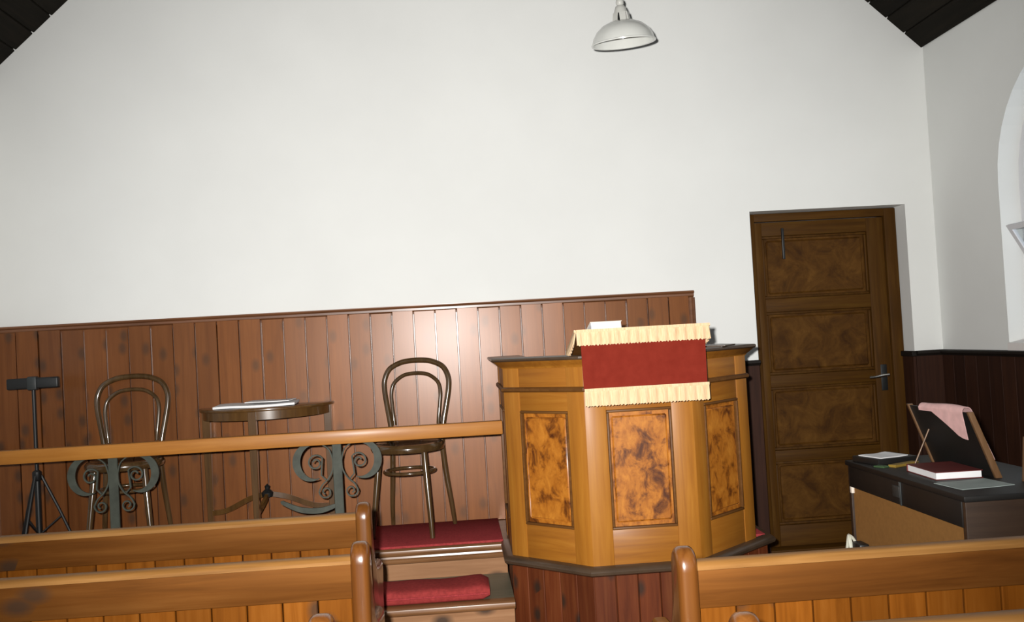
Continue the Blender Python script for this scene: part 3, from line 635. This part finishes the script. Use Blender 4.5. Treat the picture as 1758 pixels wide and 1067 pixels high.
# ------------------------------------------------------------------ bentwood chairs
def make_chair(label):
    ch = thing('bentwood_chair', label, 'chair')
    def p(name, bm): return obj(name, bm, 'bentwood', ch, world=False)
    half = [(.185, .205, 0), (.176, .185, .12), (.158, .165, .30), (.148, .155, .47), (.156, .165, .57), (.176, .180, .68), (.191, .192, .77), (.190, .200, .835), (.160, .207, .895), (.100, .212, .927), (.040, .214, .938)]
    pts = smooth_path(half+[(-a, b, c_) for a, b, c_ in half[::-1]], 6); n = len(pts)
    bm = BM(); tube(bm, pts, .0155, 12, scale=[.78+.22*min(1, min(i, n-1-i)/12) for i in range(n)]); p('back_frame', bm)
    half = [(.130, .158, .575), (.134, .160, .62), (.142, .168, .69), (.146, .176, .755), (.132, .184, .810), (.085, .190, .850), (.035, .192, .864)]
    bm = BM(); tube(bm, smooth_path(half+[(-a, b, c_) for a, b, c_ in half[::-1]], 6), .011, 10); p('inner_hoop', bm)
    bm = BM(); lathe(bm, [(0.0001, .484), (.10, .486), (.168, .490), (.178, .4955), (.195, .492), (.2035, .480), (.204, .466), (.197, .452), (.180, .450), (.165, .458), (.0001, .468)], 40, 0, -.02); p('seat', bm)
    for s in (-1, 1):
        pts = smooth_path([(s*.126, -.130, .458), (s*.140, -.152, .30), (s*.155, -.172, .14), (s*.166, -.186, 0)], 5); n = len(pts)
        bm = BM(); tube(bm, pts, .0175, 12, scale=[1.0-.35*abs(i/(n-1)-.25) for i in range(n)]); p('leg', bm)
    bm = BM(); pts = [(.138*math.cos(a), -.006+.138*math.sin(a), .335) for a in [2*math.pi*i/36 for i in range(36)]]; tube(bm, pts, .0105, 10, closed=True); p('leg_hoop', bm)
    return ch
ch1 = make_chair('dark bentwood chair beside the black stand, behind the rail')
FZ = PZ+.0135
ch1.location = (-1.825, 5.385, FZ); ch1.rotation_euler = (0, 0, R(4))
ch2 = copy_tree(ch1); ch2['label'] = 'dark bentwood chair between the half-round table and the pulpit'
ch2.location = (-.285, 5.375, FZ); ch2.rotation_euler = (0, 0, R(-15))
for c_ in (ch1, ch2): c_['group'] = 'bentwood chairs on the platform'

# ------------------------------------------------------------------ half-round table
TX, TY, TT = -1.090, 5.610, 1.066-PZ
tb = thing('half_round_table', 'small half-round wooden side table with three legs against the boards', 'table', (TX, TY, FZ))
def half_disc(r, n=28, y0=0.0): return [(r*math.cos(math.pi+math.pi*i/n), y0+r*math.sin(math.pi+math.pi*i/n)*.96) for i in range(n+1)]
TZ = TT-.0125
bm = BM(); prism(bm, half_disc(.378), TZ-.016, TZ, 'z', .004); obj('table_top', bm, 'table_wood', tb, world=False)
bm = BM(); o_ = half_disc(.358, 28, -.005); i_ = half_disc(.338, 28, -.005)[::-1]; prism(bm, o_+i_, TZ-.062, TZ-.015, 'z'); obj('apron', bm, 'table_wood', tb, world=False)
bm = BM(); box(bm, -.34, .34, -.025, -.005, TZ-.062, TZ-.015); obj('back_rail', bm, 'table_wood', tb, world=False)
for lx, ly in ((-.342, -.03), (-.02, -.338), (.342, -.03)):
    bm = BM()
    rr = [(.021, TZ-.016), (.021, TZ-.12), (.014, .03), (.017, .0)]
    rings = [[bm.verts.new((lx+a*h, ly+b*h, z)) for a, b in ((-1, -1), (1, -1), (1, 1), (-1, 1))] for h, z in rr]
    for A, B in zip(rings, rings[1:]):
        for j in range(4): bm.faces.new((A[j], B[j], B[(j+1) % 4], A[(j+1) % 4]))
    bm.faces.new(rings[0]); bm.faces.new(rings[-1][::-1]); bmesh.ops.recalc_face_normals(bm, faces=bm.faces[:]); bmesh.ops.bevel(bm, geom=bm.edges[:], offset=.002, segments=1, affect='EDGES'); obj('leg', bm, 'table_wood', tb, world=False)
rect = [(-.009, -.014), (.009, -.014), (.009, .014), (-.009, .014)]
for P_ in ([(-.342, -.03, .14), (-.24, -.06, .155), (-.10, -.11, .22), (.0, -.13, .245)], [(.342, -.03, .14), (.24, -.06, .155), (.10, -.11, .22), (.0, -.13, .245)], [(-.02, -.338, .17), (-.015, -.26, .185), (0, -.18, .225), (0, -.13, .245)]):
    bm = BM(); sweep(bm, smooth_path(P_, 6), rect, up=(0, 0, 1)); obj('stretcher', bm, 'table_wood', tb, world=False)
bm = BM(); lathe(bm, [(.0001, .222), (.030, .228), (.034, .25), (.022, .262), (.012, .270), (.016, .285), (.0001, .30)], 20, 0, -.13); obj('finial', bm, 'black_metal', tb, world=False)
def paper(name, label, cx, cy, z, sx, sy, rz_, mat, curl=.0, group=None, th=.002):
    bm = BM(); sheet(bm, 14, 6, lambda u, v: ((u-.5)*sx, (v-.5)*sy, curl*(math.sin(u*math.pi*2.2+.6)*.5+.5)*(.4+.6*v)), (0, 0, th))
    return tag(obj(name, bm, mat, None, (cx, cy, z), (0, 0, rz_), world=False), label, 'paper', group)
paper('paper_sheet', 'wide white paper spread on the half-round table', -1.12, 5.455, FZ+TZ+.0005, .44, .21, R(2), 'paper', .010, th=.012)
paper('paper_sheet', 'small white paper on top of the spread sheet', -1.05, 5.49, FZ+TZ+.0225, .25, .15, R(-6), 'paper', .004, th=.005)

# ------------------------------------------------------------------ black stand by the wall
st = thing('music_stand', 'slender black tripod stand with a narrow folded desk', 'stand', (-2.318, 5.43, FZ))
bm = BM(); box(bm, -.138, .138, -.017, .017, .905, .965, .008, 3); obj('desk_bar', bm, 'black_metal', st, world=False)
bm = BM(); box(bm, -.026, .026, -.026, .02, .898, .972, .008, 2); obj('clamp', bm, 'grey_plastic', st, world=False)
bm = BM(); tube(bm, [(0, 0, .05), (0, 0, .5), (0, 0, .91)], .010, 10); obj('pole', bm, 'black_metal', st, world=False)
bm = BM(); tube(bm, [(0, 0, .10), (0, 0, .42)], .016, 10); lathe(bm, [(.016, .40), (.024, .41), (.024, .45), (.012, .46)], 14); obj('sleeve', bm, 'black_metal', st, world=False)
for k_ in range(3):
    a = R(-95+120*k_); ca, sa = math.cos(a), math.sin(a)
    if sa > .5: ca, sa = ca, sa
    q = .19
    bm = BM(); tube(bm, [(.02*ca, .02*sa, .43), (.10*ca, .10*sa, .24), (q*ca, q*sa, .007)], .008, 8); tube(bm, [(.016*ca, .016*sa, .12), (.115*ca, .115*sa, .20)], .005, 8); obj('leg', bm, 'black_metal', st, world=False)

# ------------------------------------------------------------------ pendant lamp over the pulpit
LX, LY, LZ = .957, 4.90, 2.865; LTX = 6.5
lp = thing('pendant_lamp', 'white enamel dome pendant lamp hanging above the pulpit', 'lamp', (LX, LY, LZ)); lp.rotation_euler = (R(LTX), R(-3.5), 0)
dome = [(.0335, .112), (.070, .106), (.105, .090), (.135, .064), (.154, .034), (.163, .006), (.165, 0)]
bm = BM(); lathe(bm, dome+[(.162, -.002), (.159, .003), (.150, .033), (.131, .060), (.102, .085), (.068, .101), (.0335, .107)], 56); obj('lamp_shade', bm, 'enamel_white', lp, world=False)
bm = BM(); lathe(bm, [(.158, -.0015), (.1665, -.004), (.1675, .002), (.163, .005)], 56); obj('rim', bm, 'enamel_white', lp, world=False)
# slotted gallery: ribs between two collars
bm = BM(); lathe(bm, [(.018, .190), (.024, .186), (.030, .172), (.036, .150), (.034, .150), (.028, .168), (.020, .182), (.016, .186)], 28); gc = obj('gallery_cap', bm, 'lamp_metal', lp, world=False)
for k_ in range(6):
    a = 2*math.pi*(k_+.5)/6
    bm = BM(); sweep(bm, [(.035*math.cos(a), .035*math.sin(a), .153), (.0395*math.cos(a), .0395*math.sin(a), .132), (.043*math.cos(a), .043*math.sin(a), .108)], [(-.016, -.0025), (.016, -.0025), (.016, .0025), (-.016, .0025)], up=(math.cos(a), math.sin(a), 0)); obj('gallery_rib', bm, 'lamp_metal', gc, world=False)
bm = BM(); lathe(bm, [(.0001, .180), (.016, .178), (.020, .150), (.020, .09), (.016, .085), (.0001, .085)], 20); obj('lamp_holder', bm, 'black_metal', lp, world=False)
bm = BM(); lathe(bm, [(.0001, .184), (.012, .186), (.019, .196), (.021, .208), (.017, .220), (.010, .227), (.0001, .228)], 24); obj('knuckle', bm, 'lamp_metal', lp, world=False)
zc = ZRIDGE-(LX-XRIDGE)*PITCH-.01
rodL = zc-LZ
bm = BM(); tube(bm, [(0, 0, .222), (.03, .04, .9), (rodL*math.sin(R(3.5)), rodL*math.sin(R(LTX))*0.97, rodL-.02)], .0075, 10); obj('rod', bm, 'lamp_metal', lp, world=False)
bm = BM(); lathe(bm, [(.0001, rodL-.09), (.03, rodL-.085), (.055, rodL-.03), (.055, rodL+.06), (.0001, rodL+.06)], 24, rodL*math.sin(R(3.5)), rodL*math.sin(R(LTX))*0.97); obj('ceiling_rose', bm, 'lamp_metal', lp, world=False)

# ------------------------------------------------------------------ organ
OX, OX2, OY0, OY1, OZ = 1.695, 2.20, 3.18, 4.16, .75
og = thing('electric_organ', 'small electric organ with tan back panel and black band by the window', 'organ', ((OX+OX2)/2, (OY0+OY1)/2, 0)); og.rotation_euler = (0, 0, 0)
def op(name, bm, mat, sm=True): return obj(name, bm, mat, og, sm=sm)
bm = BM(); box(bm, OX-.008, OX2+.008, OY0-.010, OY1+.010, OZ-.022, OZ, .005); op('top', bm, 'organ_black')
bm = BM(); box(bm, OX, OX2, OY0, OY0+.025, .0, OZ-.02, .003); op('end_panel', bm, 'organ_case')
bm = BM(); box(bm, OX, OX2, OY1-.025, OY1, .0, OZ-.02, .003); op('end_panel', bm, 'organ_case')
bm = BM(); box(bm, OX+.010, OX+.022, OY0+.024, OY1-.024, .06, OZ-.11); op('back_panel', bm, 'organ_back_panel', False)
bm = BM(); box(bm, OX-.004, OX+.02, OY0+.02, (OY0+OY1)/2-.012, OZ-.112, OZ-.022, .003); op('back_band', bm, 'organ_black')
bm = BM(); box(bm, OX-.004, OX+.02, (OY0+OY1)/2-.006, OY1-.02, OZ-.112, OZ-.022, .003); op('back_band', bm, 'organ_black')
bm = BM(); box(bm, OX-.008, OX, 3.655, 3.715, OZ-.085, OZ-.040, .003); op('catch_plate', bm, 'grey_plastic')
bm = BM(); box(bm, OX-.008, OX, 3.645, 3.652, OZ-.112, OZ-.022, .001); op('joint_strip', bm, 'grey_plastic')
bm = BM(); box(bm, OX+.0, OX+.02, OY0+.024, OY1-.024, .03, .07, .003); op('plinth_rail', bm, 'organ_case')
bm = BM(); box(bm, OX+.02, OX2-.16, OY0+.024, OY1-.024, .45, OZ-.02); op('key_box', bm, 'organ_case', False)
bm = BM(); box(bm, OX2-.16, OX2-.01, OY0+.05, OY1-.05, .60, .622, .002); op('keyboard', bm, 'paper')
bm = BM(); box(bm, OX-.002, OX+.012, OY1-.035, OY1-.015, OZ-.140, OZ-.112, .002); op('corner_clip', bm, 'cream_pages')
bm = BM(); box(bm, OX-.035, OX+.011, 4.00, 4.085, .345, .415, .010); op('adaptor', bm, 'black_metal')
# music desk: leaning board with a pale edge, stay behind
bm = BM(); prism(bm, [(1.985, OZ-.002), (1.998, OZ-.002), (1.905, OZ+.245), (1.892, OZ+.245)], 3.49, 3.95, 'y', .002); md = op('music_desk', bm, 'organ_black')
bm = BM(); prism(bm, [(1.978, OZ-.002), (2.004, OZ-.002), (1.908, OZ+.25), (1.886, OZ+.25)], 3.475, 3.49, 'y', .002); bmesh.ops.translate(bm, verts=bm.verts, vec=-og.location); obj('desk_edge', bm, 'organ_edge_wood', md, world=False)
bm = BM(); prism(bm, [(1.978, OZ-.002), (2.004, OZ-.002), (1.908, OZ+.25), (1.886, OZ+.25)], 3.95, 3.965, 'y', .002); bmesh.ops.translate(bm, verts=bm.verts, vec=-og.location); obj('desk_edge', bm, 'organ_edge_wood', md, world=False)
bm = BM(); tube(bm, [(1.85, 3.86, OZ-.002), (1.925, 3.86, OZ+.15)], .003, 8); bmesh.ops.translate(bm, verts=bm.verts, vec=-og.location); obj('desk_stay', bm, 'organ_edge_wood', md, world=False)
# tilted lid cheek further along
bm = BM(); prism(bm, [(2.02, OZ-.002), (2.17, OZ-.002), (2.17, OZ+.12), (2.035, OZ+.16)], 3.36, 3.385, 'y', .003); op('lid_cheek', bm, 'organ_edge_wood')

# pink sheet draped over the music desk
def drape(u, v):
    y = 3.50+.34*u
    if v < .42:
        hang = .115*max(.12, min(1, 1.25-1.6*u)); s_ = (.42-v)/.42*hang                         # hangs down on the back of the desk
        return Vector((1.888-.012+s_*.30*.6, y+.02*s_*8*(1-u)*.3, OZ+.250-s_*.93))
    if v < .62:
        a = (v-.42)/.20*math.pi; return Vector((1.896-.020*math.cos(a)*.9, y, OZ+.250+.016*math.sin(a)))
    s_ = (v-.62)/.38*.20
    return Vector((1.916+s_*.375, y, OZ+.250-s_*.93))
bm = BM(); sheet(bm, 10, 30, lambda u, v: drape(u, v)+Vector((0, 0, .004*math.sin(u*5))), (.0012, 0, .0012))
tag(obj('sheet_music', bm, 'pink_paper', loc=(1.89, 3.6, OZ+.25)), 'pink sheet draped over the top of the organ music desk', 'paper')
# things lying on the organ
paper('paper_sheet', 'white paper lying on the far end of the organ top', 1.805, 4.04, OZ+.0262, .15, .13, R(20), 'paper', .003, th=.003)
bm = BM(); box(bm, -.10, .10, -.085, .085, 0, .026, .004); tag(obj('black_folder', bm, 'organ_black', None, (1.815, 4.05, OZ+.0002), (0, 0, R(15)), world=False), 'black folder under the white paper on the organ', 'folder')
o = book('booklet', 'thin yellow edged booklet beside the white paper on the organ', (1.835, 3.915, OZ+.0002), R(28), .15, .035, .010, 'yellow_cover', 'yellow_cover')
o = book('booklet', 'thin green booklet beside the yellow booklet on the organ', (1.735, 3.905, OZ+.0002), R(28), .035, .05, .006, 'green_cover', 'green_cover')
o = book('hymn_book', 'dark red hymn book with white page edges on the organ', (1.858, 3.63, OZ+.0002), R(-2), .18, .25, .030, 'red_cover', 'paper')
o['category'] = 'book'
paper('paper_sheet', 'blue-grey paper sheet poking out beside the red hymn book', 1.835, 3.375, OZ+.0005, .21, .16, R(8), 'blue_grey_paper', .002)
# white cable loop hanging by the organ's back corner
bm = BM(); pts = []
for i in range(40):
    a = 2*math.pi*i/40; pts.append((1.668+.004*math.sin(a*2), 4.125+.035*math.sin(a), .355+.075*math.cos(a)))
tube(bm, pts, .006, 8, closed=True)
pts2 = [(1.662+.004*math.sin(2*math.pi*i/40*2), 4.118+.026*math.sin(2*math.pi*i/40), .345+.085*math.cos(2*math.pi*i/40)) for i in range(40)]
tube(bm, pts2, .006, 8, closed=True)
tube(bm, smooth_path([(1.668, 4.13, .43), (1.672, 4.10, .425), (1.678, 4.07, .40)], 5), .006, 8)
tag(obj('power_cable', bm, 'white_cable', loc=(1.668, 4.12, .35)), 'coiled white cable hanging at the rear corner of the organ', 'cable')
